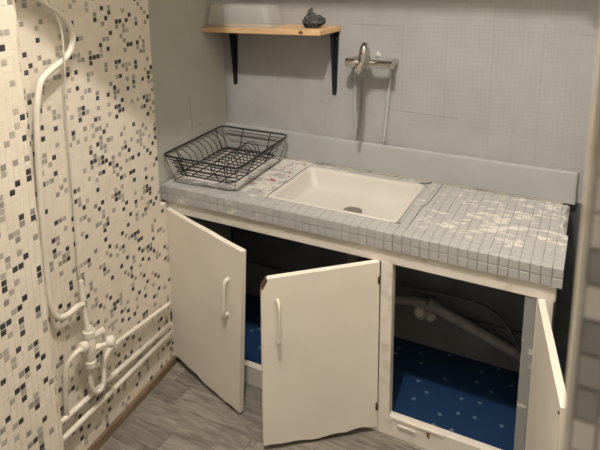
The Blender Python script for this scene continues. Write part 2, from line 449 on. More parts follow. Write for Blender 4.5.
# end of the wall beside the camera, tiled
wall_right = struct(wall_block('wall_right', [(.0014, .2695), (.0014, .36), (.55, .36), (.55, .2695)], -.004, ZC, M_grout))
tm = {}
def near_tile(x0, x1, z0, z1, material):
    key = (round(x1-x0, 4), material.name)
    if key not in tm:
        bm = bmesh.new(); add_box(bm, -(x1-x0)/2, (x1-x0)/2, -.0025, .001, -(z1-z0)/2, (z1-z0)/2, .0007)
        bmesh.ops.recalc_face_normals(bm, faces=bm.faces)
        me = bpy.data.meshes.new('tile'); bm.to_mesh(me); bm.free(); me.materials.append(material); tm[key] = me
    o = bpy.data.objects.new('tile', tm[key]); COL.objects.link(o); o.parent = wall_right
    o.location = ((x0+x1)/2, .2690, (z0+z1)/2)
TN = .0172
for r in range(-8, 22):
    z1_ = 1.473 - r*TN - .0006; z0_ = z1_ - TN + .0012
    x = .0046
    for c in range(5):
        wd = .0096 if c == 0 else TN - .0012
        if c == 0: mm = M_tile_grey if r in (0, 2, 4, 9, 14) else (M_tile_lgrey if r in (3, -5, 11) else M_tile_cream)
        else: mm = random.choice([M_tile_cream]*7 + [M_tile_dark, M_tile_grey, M_tile_lgrey])
        near_tile(x, x+wd, z0_, z1_, mm); x += wd + .0012
tube('corner_bead', [(.0024, .2690, 1.0 + z/20) for z in range(0, 16)], .0022, M_bead, wall_right, 8)
# side wall of the niche beyond, behind the wall end
struct(box('wall_right_niche', .28, .36, .36, YB, -.004, ZC, M_grey_left))

ceiling = struct(box('ceiling', -1.75, .65, -.6, 2.25, ZC, ZC+.05, M_ceil))
# unseen overhead blocks, added to shade the left wall and back wall top
bm = bmesh.new()
def prism(bm, pts, z0, z1):
    lo_ = [bm.verts.new((x, y, z0)) for x, y in pts]; hi_ = [bm.verts.new((x, y, z1)) for x, y in pts]
    bm.faces.new(lo_[::-1]); bm.faces.new(hi_); n = len(pts)
    for i in range(n): bm.faces.new((lo_[i], lo_[(i+1) % n], hi_[(i+1) % n], hi_[i]))
prism(bm, [(-1.40, .376), (-.944, 1.128), (-.944, 1.398), (-1.10, 1.61), (-1.44, 2.10)], 1.9, ZC)  # added block, outline shaped so its shadow falls diagonally on the left wall
bm_obj('shade_block', bm, M_ceil, ceiling)
bm = bmesh.new()
prism(bm, [(-1.10, 1.6405), (-.153, 1.6405), (-.148, 1.612), (.27, 1.612), (.27, 2.118), (-1.42, 2.118)], 1.9, ZC)  # added block, outline shaped to shade a band along the back wall top
bm_obj('shade_block', bm, M_ceil, ceiling)

# ------------------------------------------------------------------ sink cabinet
CF = 1.643
cab = empty('sink_cabinet', (-.74, CF, 0), 'cream painted sink cabinet with three open doors under the tiled worktop', 'cabinet')
def cpart(o, parent=None): return adopt(o, cab) if parent is None else o
def part_box(name, *a, **k):
    return adopt(box(name, *a, **k), cab)
part_box('top_rail', -1.438, -.045, CF, CF+.03, .636, .6872, M_frame, bev=.002)
part_box('plinth', -1.405, -.05, CF+.001, CF+.028, 0, .078, M_frame, bev=.002)
part_box('stile', -1.437, -1.378, CF+.0005, CF+.03, .078, .636, M_frame, bev=.002)
part_box('post', -.561, -.521, CF-.001, CF+.032, .06, .638, M_frame, bev=.002)
part_box('stile', -.094, -.05, CF+.0005, CF+.03, .04, .637, M_frame, bev=.002)
st = part_box('stile', -.126, -.0945, CF+.004, CF+.03, .04, .636, M_greyedge, bev=.002)
part_box('shelf_panel', -1.42, -.055, CF+.03, 2.10, .012, .052, M_lino)
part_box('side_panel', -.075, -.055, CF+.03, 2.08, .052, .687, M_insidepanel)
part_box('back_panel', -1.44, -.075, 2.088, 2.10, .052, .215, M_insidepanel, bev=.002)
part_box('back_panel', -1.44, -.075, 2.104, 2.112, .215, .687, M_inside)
# peeled strip and chips on the sill
part_box('sill_strip', -.516, -.335, CF-.003, CF+.012, .070, .081, M_door, bev=.002)
lt_ = part_box('sill_latch', -.489, -.430, CF-.006, CF, .050, .060, M_frame, bev=.002)
part_box('rust_spot', -.392, -.382, CF-.004, CF-.001, .052, .068, M_rust, bev=.001)

def door(name, tl, tr, br, bl, thick, chip=False, wavy=.0, side=1, parts=()):
    """door panel from the four corners of its outer face, with an uneven bottom edge"""
    tl, tr, br, bl = map(Vector, (tl, tr, br, bl))
    n = (tr-tl).cross(bl-tl).normalized()*side       # points outwards
    NX, NZ = 26, 10
    V = []; F = []
    ph = random.random()*6
    def pt(i, j, d):
        s, t = i/NX, j/NZ
        top = tl.lerp(tr, s); bot = bl.lerp(br, s)
        p = top.lerp(bot, t)
        if j == NZ: p.z += wavy*(math.sin(s*9+ph)*.5 + math.sin(s*23+ph*2)*.35 + random.uniform(-.2, .2))
        if j == 0 and not chip: p.z += .0008*math.sin(s*14)
        if chip and j == 0 and i == 0: p = p + (tr-tl).normalized()*.0
        return p - n*d
    rs = random.getstate()
    for d in (0, thick):
        random.setstate(rs)
        for j in range(NZ+1):
            for i in range(NX+1): V.append(pt(i, j, d))
    W = NX+1; off = W*(NZ+1)
    MI = []
    def idx(i, j, k): return k*off + j*W + i
    for j in range(NZ):
        for i in range(NX):
            F.append((idx(i, j, 0), idx(i+1, j, 0), idx(i+1, j+1, 0), idx(i, j+1, 0))); MI.append(0)
            F.append((idx(i, j, 1), idx(i, j+1, 1), idx(i+1, j+1, 1), idx(i+1, j, 1))); MI.append(0)
    for i in range(NX):
        F.append((idx(i, 0, 0), idx(i, 0, 1), idx(i+1, 0, 1), idx(i+1, 0, 0))); MI.append(0)
        F.append((idx(i, NZ, 0), idx(i+1, NZ, 0), idx(i+1, NZ, 1), idx(i, NZ, 1))); MI.append(0)
    for j in range(NZ):
        F.append((idx(0, j, 0), idx(0, j+1, 0), idx(0, j+1, 1), idx(0, j, 1))); MI.append(0)
        F.append((idx(NX, j, 0), idx(NX, j, 1), idx(NX, j+1, 1), idx(NX, j+1, 0))); MI.append(0)
    if chip:   # broken-off upper corner
        for k in (0, 1):
            V[idx(0, 0, k)] = V[idx(0, 0, k)].lerp(V[idx(1, 0, k)], 1.0) + Vector((0, 0, -.002))
            V[idx(1, 0, k)] = V[idx(1, 0, k)] + (tr-tl).normalized()*.006
            V[idx(0, 0, k)] = V[idx(0, 1, k)] + Vector((0, 0, .034)) + (tr-tl).normalized()*.001
    o = mesh_obj('door', V, F, None, None, mats=[M_door, M_chip], midx=MI)
    me = o.data; bm = bmesh.new(); bm.from_mesh(me); bmesh.ops.recalc_face_normals(bm, faces=bm.faces); bm.to_mesh(me); bm.free()
    adopt(o, cab)
    return o, n
def sub(o, parent):
    o.parent = parent; o.matrix_parent_inverse = (Matrix.Translation(cab.location) @ parent.matrix_parent_inverse).inverted()
    return o

# left door
doorA, nA = door('door', (-1.420, 1.624, .656), (-.982, 1.478, .650), (-1.022, 1.489, .010), (-1.422, 1.618, .036), .019, wavy=.007, side=-1)
def handle(parent, p_top, p_bot, n, depth=.026, w_=.0055, wide=.012):
    p0, p1 = Vector(p_top), Vector(p_bot)
    d = (p1-p0)
    bm = bmesh.new()
    path = [p0 - n*.002, p0 + n*depth*.55, p0 + d*.06 + n*depth*.92, p0 + d*.16 + n*depth, p0 + d*.5 + n*(depth*1.02), p1 - d*.16 + n*depth, p1 - d*.06 + n*depth*.92, p1 + n*depth*.55, p1 - n*.002]
    add_tube(bm, smooth_path(path, 4), w_, 10)
    for p, s in ((p0, 1), (p1, -1)):
        add_tube(bm, [p - n*.001, p + n*.004], [wide*.72, wide*.6], 10)
    return sub(bm_obj('handle', bm, M_pipe, None, True), parent)
hA = Vector((-1.056, 1.5030, .520)); hA2 = Vector((-1.066, 1.5055, .384))
handle(doorA, hA, hA2, nA, .020, .0075, .013)
# latch notch on the hinge side of the left door
lb = box('hinge', -1.4205, -1.412, 1.6125, 1.6215, .390, .408, M_chip, None, bev=.001); sub(lb, doorA)
# middle door, hinged on the post
doorB, nB = door('door', (-.852, 1.384, .634), (-.5625, 1.637, .637), (-.5625, 1.641, .024), (-.868, 1.398, .018), .019, chip=True, wavy=.007, side=-1)
handle(doorB, (-.815, 1.418, .556), (-.8165, 1.418, .416), nB, .019, .0058, .010)
for zh in (.575, .105):
    hb = bmesh.new(); add_tube(hb, [(-.5635, 1.636, zh-.012), (-.5635, 1.636, zh+.012)], .0045, 8)
    sub(bm_obj('hinge', hb, M_chip, None, True), doorB)
cw = Vector((-.852, 1.384, .634)); tdir = (Vector((-.566, 1.634, .637)) - cw).normalized()
bm = bmesh.new()
q0 = cw + tdir*.0005 + Vector((0, 0, -.031)); q1 = cw + tdir*.0165 + Vector((0, 0, -.0015))
for dd in (-.0008, .0195):
    pass
vv = [q0 - nB*(-.0006), q1 - nB*(-.0006), q1 - nB*.0195, q0 - nB*.0195]
ex = Vector((0, 0, .0012)) - tdir*.0012
vv2 = [p + ex for p in vv]; inn = [p - ex*2.5 for p in vv]
bl_ = [bm.verts.new(p) for p in inn]; bh_ = [bm.verts.new(p) for p in vv2]
bm.faces.new(bl_); bm.faces.new(bh_[::-1])
for i in range(4): bm.faces.new((bl_[i], bh_[i], bh_[(i+1) % 4], bl_[(i+1) % 4]))
sub(bm_obj('chipped_corner', bm, M_chip), doorB)
# right door, swung past square
doorC, nC = door('door', (-.006, 1.228, .635), (-.091, 1.640, .637), (-.092, 1.640, .03), (-.010, 1.232, .026), .019, wavy=.003, side=1)
bm = bmesh.new(); kp = Vector((-.004, 1.246, .606)); add_tube(bm, [(-.0075, 1.2345, .619), (-.0075, 1.2295, .619)], .003, 8)
sub(bm_obj('screw_hole', bm, M_chip), doorC)
bm = bmesh.new()
dC = (Vector((-.091, 1.64, .637)) - Vector((-.006, 1.228, .635))).normalized()
base = Vector((-.006, 1.228, .50)) + dC*.05 - nC*.019
add_tube(bm, smooth_path([base, base - nC*.02, base - nC*.022 - Vector((0, 0, .06)), base - nC*.022 - Vector((0, 0, .12)), base - Vector((0, 0, .145))], 4), .006, 8)
sub(bm_obj('handle', bm, M_pipe, None, True), doorC)

# ------------------------------------------------------------------ worktop
ZT = .748; WX0 = -1.4415; WX1 = -.030; WY0 = 1.631; WY1 = 2.097
SX0, SX1, SY0, SY1 = -1.019, -.533, 1.708, 2.055
top = empty('tiled_worktop', (-.73, 1.85, .692), 'grey painted small-tile worktop with flaking white patches, set around the sink', 'worktop')
bm = bmesh.new()
zb, zs = .6875, .7463
add_box(bm, WX0, SX0+.004, WY0+.006, 2.093, zb, zs); add_box(bm, SX1-.004, -.038, WY0+.006, 2.093, zb, zs)
add_box(bm, SX0+.004, SX1-.004, WY0+.006, SY0+.004, zb, zs); add_box(bm, SX0+.004, SX1-.004, SY1-.004, 2.093, zb, zs)
adopt(bm_obj('slab', bm, M_wgrout), top)
P = .0288
def rounded_tile_mesh(kind):
    bm = bmesh.new(); add_box(bm, -.5, .5, -.5, .5, -.5, .5)
    me = bpy.data.meshes.new('tile'); bm.to_mesh(me); bm.free(); me.materials.append(M_wtile); return me
def tile_mesh(sx, sy, sz, bev):
    bm = bmesh.new(); add_box(bm, -sx/2, sx/2, -sy/2, sy/2, -sz/2, sz/2)
    bmesh.ops.recalc_face_normals(bm, faces=bm.faces)
    if bev:
        es = [e for e in bm.edges if all(v.co.z > 0 for v in e.verts)] if bev == 'top' else list(bm.edges)
        bmesh.ops.bevel(bm, geom=es, offset=.0013, segments=1, affect='EDGES')
    me = bpy.data.meshes.new('tile'); bm.to_mesh(me); bm.free(); me.materials.append(M_wtile); return me
pieces = []   # (cx, cy, cz, sx, sy, sz, kind)
nc = 49
for c in range(nc):
    x0 = WX0 + c*P; x1 = x0 + P
    for k, (z0_, z1_) in enumerate(((.6882, .7164), (.7188, .7472))):
        pieces.append(((x0+x1)/2, WY0+.004+random.uniform(-.0006, .0006), (z0_+z1_)/2, P-.0012, .0085, z1_-z0_, 'edge'))
ny = 17; y_first = WY0 + .0093; PY = (2.0955-y_first)/ny
for c in range(nc):
    x0 = WX0 + c*P + .0006; x1 = WX0 + (c+1)*P - .0006
    for r in range(ny):
        y0 = y_first + r*PY + .0006; y1 = y_first + (r+1)*PY - .0006
        X0, X1, Y0, Y1 = x0, x1, y0, y1
        if c == nc-1 and y0 > 1.83: X1 = x0 + (x1-x0)*(.42 + .12*math.sin(r*1.7))
        e = .003
        if X1 > SX0-e and X0 < SX1+e and Y1 > SY0-e and Y0 < SY1+e:
            cand = [(X0, SX0-e, Y0, Y1), (SX1+e, X1, Y0, Y1), (X0, X1, Y0, SY0-e), (X0, X1, SY1+e, Y1)]
            cand = [q for q in cand if q[1]-q[0] > .003 and q[3]-q[2] > .003]
            if not cand: continue
            X0, X1, Y0, Y1 = max(cand, key=lambda q: (q[1]-q[0])*(q[3]-q[2]))
        h = ZT + random.uniform(-.0007, .0005)
        pieces.append(((X0+X1)/2, (Y0+Y1)/2, (h+.739)/2, X1-X0, Y1-Y0, h-.739, 'top'))
def keyf(p):
    d2 = p[0]**2 + p[1]**2 + (p[2]-1.6)**2
    size = p[3]*(p[5] if p[6] == 'edge' else p[4]*.55)
    return -size/d2
pieces.sort(key=keyf)
cache = {}
for i, p in enumerate(pieces[:300]):
    k = (round(p[3], 4), round(p[4], 4), round(p[5], 3), p[6])
    if k not in cache: cache[k] = tile_mesh(p[3], p[4], p[5], 'all' if p[6] == 'edge' else 'top')
    o = bpy.data.objects.new('tile', cache[k]); COL.objects.link(o); o.location = p[:3]
    o.rotation_euler = (random.uniform(-.012, .012), random.uniform(-.012, .012), 0)
    adopt(o, top)
V = []; F = []
for p in pieces[300:]:
    cx, cy, cz, sx, sy, sz, kind = p; k = len(V); ch = .0012
    for (zz_, ins) in ((cz-sz/2, 0), (cz+sz/2-ch, 0), (cz+sz/2, ch)):
        for sx_, sy_ in ((-1, -1), (1, -1), (1, 1), (-1, 1)):
            V.append((cx + sx_*(sx/2-ins), cy + sy_*(sy/2-ins), zz_))
    for l in (0, 4): F += [(k+l+i, k+l+(i+1) % 4, k+l+4+(i+1) % 4, k+l+4+i) for i in range(4)]
    F.append((k+8, k+9, k+10, k+11))
o = mesh_obj('tile_field', V, F, M_wtile); o['kind'] = 'stuff'; adopt(o, top)
# upstand board along the wall, with sealant line
adopt(box('upstand', -1.4655, -.022, 2.0985, 2.1198, .7490, .866, M_upstand, None, bev=.006, seg=2), top)
sp = [(-1.2 + 1.14*k/40, 2.0975 + random.uniform(-.001, .0005), .7490 + random.uniform(-.0005, .001)) for k in range(41)]
adopt(tube('sealant_bead', sp, [.0022 + random.uniform(-.0012, .0018) for _ in sp], M_sealant, None, 6), top)

adopt(box('open_joint', SX0-.0042, SX0-.0006, SY0+.012, SY1-.002, .7460, .7484, M_dark_gap), top)
adopt(tube('open_joint', [(-.4911, 1.715, .7482), (-.4911, 1.80, .7484), (-.4911, 1.865, .7484), (-.484, 1.885, .7484), (-.4800, 1.90, .7484), (-.4780, 2.0, .7484), (-.4765, 2.094, .7484)], [.0007, .0011, .0010, .0008, .0010, .0013, .0015], M_dark_gap, None, 6), top)
adopt(tube('open_joint', [(-.560, 2.066, .7482), (-.535, 2.070, .7486), (-.520, 2.094, .7488)], .0022, M_dark_gap, None, 6), top)

# ------------------------------------------------------------------ sink
sink = empty('sink', ((SX0+SX1)/2, (SY0+SY1)/2, .66), 'white ceramic rectangular sink let into the grey tiled worktop', 'sink')
def rrect(x0, x1, y0, y1, r, z, n=5):
    out = []
    for cx, cy, a0 in ((x1-r, y0+r, -90), (x1-r, y1-r, 0), (x0+r, y1-r, 90), (x0+r, y0+r, 180)):
        for k in range(n+1):
            a_ = math.radians(a0 + 90*k/n); out.append((cx + r*math.cos(a_), cy + r*math.sin(a_), z))
    return out
prof = [(.020, .650, .03), (.006, .690, .02), (.001, .739, .012), (.0, .7485, .012), (.003, .7505, .012), (.010, .7505, .014), (.0145, .7475, .018), (.018, .736, .022), (.030, .690, .032), (.038, .680, .036), (.058, .6755, .045), (.11, .6735, .05)]
V = []; F = []
for ins, z, r in prof: V += rrect(SX0+ins, SX1-ins, SY0+ins, SY1-ins, r, z)
R_ = 24
for l in range(len(prof)-1): F += [(l*R_+i, l*R_+(i+1) % R_, (l+1)*R_+(i+1) % R_, (l+1)*R_+i) for i in range(R_)]
F.append(tuple((len(prof)-1)*R_ + i for i in range(R_))); F.append(tuple(range(R_))[::-1])
o = mesh_obj('basin', V, F, M_ceramic, None, True); adopt(o, sink)
DX, DY = -.755, 1.880
dr = adopt(lathe('drain', (DX, DY, .6725), (0, 0, 1), [(0, .036), (.003, .036), (.0045, .032), (.003, .026), (.002, .001)], M_steel, None, 28), sink)
for k in range(7):
    a_ = k*math.pi/3
    cx, cy = (DX, DY) if k == 6 else (DX + .016*math.cos(a_), DY + .016*math.sin(a_))
    h = lathe('drain_hole', (cx, cy, .6746), (0, 0, 1), [(0, .0062), (.0012, .0055), (.0014, .001)], M_dark_gap, None, 10)
    h.parent = dr; h.matrix_parent_inverse = (Matrix.Translation(sink.location) @ dr.matrix_parent_inverse).inverted()

# ------------------------------------------------------------------ waste plumbing under the sink
wp = empty('waste_pipe', (-.45, 2.02, .16), 'grey waste pipe sloping behind the right cabinet opening below the sink', 'pipe')
def W(o): return adopt(o, wp)
W(tube('trap', smooth_path([(DX, DY, .665), (DX, DY, .50), (DX, 1.875, .40), (-.735, 1.93, .315), (-.68, 1.985, .270), (-.60, 2.03, .268), (-.50, 2.035, .275)], 5), .019, M_pvc, None, 12))
W(lathe('trap_nut', (DX, DY, .60), (0, 0, 1), [(0, .026), (.03, .027), (.032, .024)], M_pvcw, None, 14))
W(lathe('pipe', (-.50, 2.035, .278), (.336, 0, -.111), [(0, .026), (.04, .026), (.041, .021), (.42, .021)], M_pvc, None, 16))
W(lathe('trap_cap', (-.525, 2.03, .236), (.12, -1, .35), [(-.03, .022), (.0, .024), (.001, .0265), (.012, .0265), (.013, .020), (.009, .018), (.009, .001)], M_pvc, None, 20))
W(lathe('cleanout_plug', (-.528, 2.018, .2405), (.12, -1, .35), [(0, .016), (.004, .016), (.005, .001)], M_pvcw, None, 16))
W(lathe('nut', (-.490, 2.02, .243), (.3, -.4, -.1), [(0, .018), (.02, .019), (.021, .015)], M_pvcw, None, 10))
fh = tag(tube('supply_hose', smooth_path([(-.70, 2.07, .30), (-.615, 2.065, .300), (-.50, 2.06, .312), (-.40, 2.055, .318), (-.29, 2.05, .312), (-.215, 2.04, .27), (-.165, 2.03, .20), (-.14, 2.02, .13), (-.125, 2.0, .075)], 5), .008, M_flex, None, 8), 'thin dark hose arching above the waste pipe inside the cabinet', 'hose')

# ------------------------------------------------------------------ shelf with brackets
shelf = empty('wall_shelf', (-1.18, YB, 1.30), 'pine wall shelf on two black brackets in the corner', 'shelf')
def shelf_z(x): return 1.2935 + (x+1.435)*(.0125/.515)
bm = bmesh.new()
x0, x1, y0, y1 = -1.458, -.921, 1.955, YB-.001
for (xa, xb) in ((x0, x1),):
    vs_ = [bm.verts.new((x, y, shelf_z(x) + dz)) for dz in (0, .0205) for x, y in ((x0, y0), (x1, y0), (x1+.015, y1), (x0, y1))]
    fs = [bm.faces.new([vs_[i] for i in f]) for f in ((0,3,2,1),(4,5,6,7),(0,1,5,4),(1,2,6,5),(2,3,7,6),(3,0,4,7))]
    bmesh.ops.bevel(bm, geom=list(bm.edges), offset=.0012, segments=1, affect='EDGES')
board = adopt(bm_obj('board', bm, M_pine), shelf)
for kx, sc in ((-1.002, 1.0),):
    k_ = lathe('knot', (kx, 1.9555, shelf_z(kx)+.0105), (0, -1, 0), [(0, .0085), (.0009, .0078), (.001, .001)], M_knot, None, 14)
    k_.scale = (1.2, 1, .8); k_.location = (kx*(1-1.2), 0, (shelf_z(kx)+.0105)*(1-.8))
    k_.parent = board; k_.matrix_parent_inverse = (Matrix.Translation(shelf.location) @ board.matrix_parent_inverse).inverted()
def bracket(x):
    zt_ = shelf_z(x) - .0002; zb_ = 1.045; yb = YB - .0002
    bm = bmesh.new()
    # wall plate (tapering), shelf arm, gusset web
    def quadprism(pts, dx):
        a_ = [bm.verts.new(p) for p in pts]; b_ = [bm.verts.new((p[0]+dx[0], p[1]+dx[1], p[2]+dx[2])) for p in pts]
        bm.faces.new(a_); bm.faces.new(b_[::-1]); n = len(pts)
        for i in range(n): bm.faces.new((a_[i], b_[i], b_[(i+1) % n], a_[(i+1) % n]))
    quadprism([(x-.019, yb, zt_), (x+.020, yb, zt_), (x+.009, yb, zb_+.004), (x+.005, yb, zb_), (x-.005, yb, zb_), (x-.009, yb, zb_+.004)], (0, -.004, 0))
    quadprism([(x-.016, yb, zt_), (x+.016, yb, zt_), (x+.008, yb-.150, zt_), (x-.008, yb-.150, zt_)], (0, 0, -.003))
    quadprism([(x-.005, yb-.003, zt_-.002), (x-.005, yb-.036, zt_-.002), (x-.005, yb-.032, zt_-.03), (x-.003, yb-.010, zb_+.012), (x-.003, yb-.003, zb_+.008)], (.009, 0, 0))
    o = adopt(bm_obj('bracket', bm, M_black), shelf)
    for dx_, z in ((.012, zt_-.03), (-.011, zt_-.036), (0, zb_+.012)):
        s_ = lathe('screw', (x+dx_, yb-.0038, z), (0, -1, 0), [(0, .0034), (.0012, .003), (.0016, .001)], M_steel, None, 10)
        s_.parent = o; s_.matrix_parent_inverse = (Matrix.Translation(shelf.location) @ o.matrix_parent_inverse).inverted()
bracket(-1.410); bracket(-.934)

# upturned plastic box on the shelf
tub = empty('plastic_container', (-1.275, 2.035, 1.317), 'translucent plastic food container turned upside down on the pine shelf', 'container')
zs_ = shelf_z(-1.275) + .0208
def shell(prof_, name, parent):
    V = []; F = []
    for (x0, x1, y0, y1, r, z) in prof_: V += rrect(x0, x1, y0, y1, r, z + (shelf_z((x0+x1)/2)*0))
    for l in range(len(prof_)-1): F += [(l*24+i, l*24+(i+1) % 24, (l+1)*24+(i+1) % 24, (l+1)*24+i) for i in range(24)]
    F.append(tuple((len(prof_)-1)*24+i for i in range(24)))
    o = mesh_obj(name, V, F, M_plastic, None, True)
    sd = o.modifiers.new('thick', 'SOLIDIFY'); sd.thickness = .0014; sd.offset = -1
    return adopt(o, parent)
bx0, bx1, by0, by1 = -1.455, -1.143, 1.966, 2.108
shell([(bx0, bx1, by0, by1, .022, zs_+.003), (bx0+.003, bx1-.003, by0+.003, by1-.003, .022, zs_+.012), (bx0+.006, bx1-.010, by0+.006, by1-.006, .024, zs_+.040),
       (bx0+.012, bx1-.020, by0+.011, by1-.011, .026, zs_+.078), (bx0+.018, bx1-.027, by0+.016, by1-.016, .024, zs_+.087), (bx0+.03, bx1-.04, by0+.026, by1-.026, .02, zs_+.090)], 'shell', tub)
bm = bmesh.new(); rp = rrect(bx0-.0005, bx1+.002, by0-.001, by1+.001, .023, zs_+.0035); add_tube(bm, rp, .0028, 6, True)
adopt(bm_obj('rim', bm, M_plastic, None, True), tub)

# rough stone on the shelf
bm = bmesh.new()
bmesh.ops.create_icosphere(bm, subdivisions=4, radius=1)
from mathutils import noise
for v in bm.verts:
    d = v.co.normalized()
    n1 = noise.fractal(d*1.6 + Vector((3.1, 0, 1.2)), 1.0, 2.0, 5)
    n2 = noise.noise(d*7)
    r = 1 + .30*n1 + .12*n2
    p = d*r
    z = p.z
    sx = 1.0 if z < .1 else max(.40, 1 - .95*(z-.1))
    v.co = Vector((p.x*sx*.042 - (.004 if z > .3 else 0), p.y*sx*.030, (z*.033 + (.016*max(0, z-.2) if z > .2 else 0))))
    if d.x > .6 and abs(d.z) < .45: v.co.x += .010; v.co.z += .006
    if v.co.z < -.024: v.co.z = -.024
    v.co += Vector((-.990, 2.03, shelf_z(-.99)+.0206+.024))
o = bm_obj('rough_stone', bm, M_stone, None, True); tag(o, 'small dark rough stone standing on the right of the pine shelf', 'stone')

# ------------------------------------------------------------------ mixer tap
tap = empty('mixer_tap', (-.77, YB, 1.15), 'chrome wall mixer tap with hanging shower hose above the sink', 'tap')
TY = 2.048
def T(o): return adopt(o, tap)
T(lathe('body', (-.868, TY, 1.201), (1, 0, .015), [(0, .012), (.002, .0165), (.006, .0185), (.044, .0180), (.048, .0170), (.056, .0160), (.10, .0160), (.108, .0158), (.176, .0158), (.178, .0168), (.188, .0168), (.190, .010)], M_chrome, None, 24))
for xi in (-.852, -.695):
    T(lathe('inlet', (xi, TY, 1.202), (0, 1, 0), [(0, .010), (.040, .010), (.044, .013), (.066, .015), (.0715, .015)], M_chrome, None, 20))
hub = T(lathe('cartridge_housing', (-.786, TY-.004, 1.180), (.0, -.10, 1), [(0, .012), (.004, .018), (.05, .0195), (.068, .0195), (.078, .017), (.088, .012), (.092, .003)], M_chrome, None, 24))
# lever: flat paddle in front of the housing
bm = bmesh.new()
lev = [(-.786, TY-.016, 1.276), (-.785, TY-.026, 1.266), (-.785, TY-.034, 1.242), (-.786, TY-.040, 1.218), (-.794, TY-.050, 1.198), (-.806, TY-.058, 1.184)]
add_tube(bm, smooth_path(lev, 4), [.013]*4+[.0155]*5+[.0145]*4+[.011]*4+[.010]*4, 12)
T(bm_obj('lever', bm, M_chrome, None, True))
T(lathe('temperature_mark', (-.787, TY-.044, 1.247), (0, -1, .2), [(0, .0045), (.006, .004), (.0065, .001)], M_red, None, 12))
T(lathe('diverter', (-.801, TY-.012, 1.196), (-.03, -.05, 1), [(0, .008), (.022, .008), (.024, .010), (.038, .0105), (.041, .007)], M_chrome, None, 16))
T(lathe('outlet', (-.800, TY-.004, 1.192), (-.45, -.55, -.75), [(0, .012), (.02, .013), (.030, .0145), (.034, .0145), (.038, .009)], M_chrome, None, 18))
T(lathe('hose_nut', (-.799, TY-.006, 1.182), (0, 0, -1), [(0, .0085), (.012, .0085), (.013, .0105), (.030, .0105), (.032, .0075)], M_steel, None, 12))
hp = smooth_path([(-.799, TY-.006, 1.155), (-.799, TY-.004, 1.10), (-.803, TY, 1.04), (-.810, TY+.004, .97), (-.819, TY+.004, .898)], 26)
T(tube('hose', hp, [.0062 + (.0007 if i % 2 else -.0004) for i in range(len(hp))], M_hose, None, 10))
for nm, pts in (('left', [(-.846, 2.108, 1.19), (-.845, 2.113, 1.15), (-.842, 2.115, 1.05), (-.838, 2.115, .866)]),
                ('right', [(-.698, 2.108, 1.19), (-.699, 2.113, 1.15), (-.706, 2.115, 1.05), (-.721, 2.115, .866)])):
    o = tube('supply_pipe', smooth_path(pts, 5), .0075, M_upstand, None, 10)
    tag(o, 'grey painted pipe on the wall below the %s end of the mixer tap' % nm, 'pipe', 'supply pipes under the tap')

tap.location.x += .013; tap.location.z -= .004

# ------------------------------------------------------------------ dish rack
rack = empty('dish_rack', (-1.28, 1.85, ZT), 'black wire dish rack with curved sides in the worktop corner', 'dish rack')
def K(o): return adopt(o, rack)
RZ = .862
rim = [(-1.440, 1.646), (-1.458, 2.068), (-1.124, 2.072), (-1.098, 1.642)]       # FL BL BR FR
def round_loop(pts, r, z, n=5):
    out = []; k = len(pts)
    for i in range(k):
        p = Vector((*pts[i], z)); a_ = (Vector((*pts[i-1], z)) - p).normalized(); b_ = (Vector((*pts[(i+1) % k], z)) - p).normalized()
        s, e = p + a_*r, p + b_*r
        for j in range(n+1):
            t = j/n; out.append((1-t)**2*s + 2*t*(1-t)*p + t*t*e)
    return out
bm = bmesh.new(); add_tube(bm, round_loop(rim, .028, RZ), .0038, 8, True); K(bm_obj('rim', bm, M_wire, None, True))
def lerp_loop(t, z, r):
    base_ = [(-1.395, 1.682), (-1.415, 2.030), (-1.165, 2.036), (-1.150, 1.690)]
    return round_loop([((1-t)*b_[0] + t*a_[0], (1-t)*b_[1] + t*a_[1]) for a_, b_ in zip(rim, base_)], r, z)
BZ = .782
bm = bmesh.new(); add_tube(bm, lerp_loop(0, BZ, .03), .0026, 6, True); K(bm_obj('base_wire', bm, M_wire, None, True))
for t, z in ((.30, .808), (.60, .832), (.82, .848)):
    lp = lerp_loop(t, z, .03)           # 24 points: front-left, back-left, back-right, front-right corners
    path = lp[11:] + lp[:3]
    K(tube('side_wire', path, .0017, M_wire, None, 6))
# bottom wires front to back and cross bars
bb = [(-1.395, 1.682), (-1.415, 2.030), (-1.165, 2.036), (-1.150, 1.690)]
for k in range(11):
    s = (k+.5)/11
    y = 1.690 + .335*s; xa = -1.395 - .02*s; xb = -1.150 - .015*s
    K(tube('bottom_wire', [(xa, y, BZ), (xb, y+.004, BZ)], .0017, M_wire, None, 6))
for s in (.22, .5, .78):
    xa = -1.395 + .245*s
    K(tube('cross_bar', [(xa, 1.684, BZ-.003), (xa-.017, 2.034, BZ-.003)], .0024, M_wire, None, 6))
# sloping struts from rim to base along the front, back and right
def strut(a_, b_, r=.0022): K(tube('strut', smooth_path([a_, (a_[0]*.45+b_[0]*.55, a_[1]*.45+b_[1]*.55, a_[2]*.48+b_[2]*.52-.004), b_], 4), r, M_wire, None, 6))
strut((-1.365, 1.639, RZ), (-1.350, 1.682, BZ-.006)); strut((-1.215, 1.637, RZ), (-1.205, 1.686, BZ-.006))
strut((-1.150, 1.637, RZ), (-1.180, 1.688, BZ-.006)); strut((-1.34, 2.060, RZ), (-1.345, 2.032, BZ)); strut((-1.205, 2.062, RZ), (-1.215, 2.034, BZ))
strut((-1.104, 1.78, RZ), (-1.153, 1.78, BZ)); strut((-1.113, 1.93, RZ), (-1.160, 1.93, BZ))
strut((-1.430, 1.72, RZ), (-1.398, 1.72, BZ)); strut((-1.442, 2.0, RZ), (-1.413, 2.0, BZ))
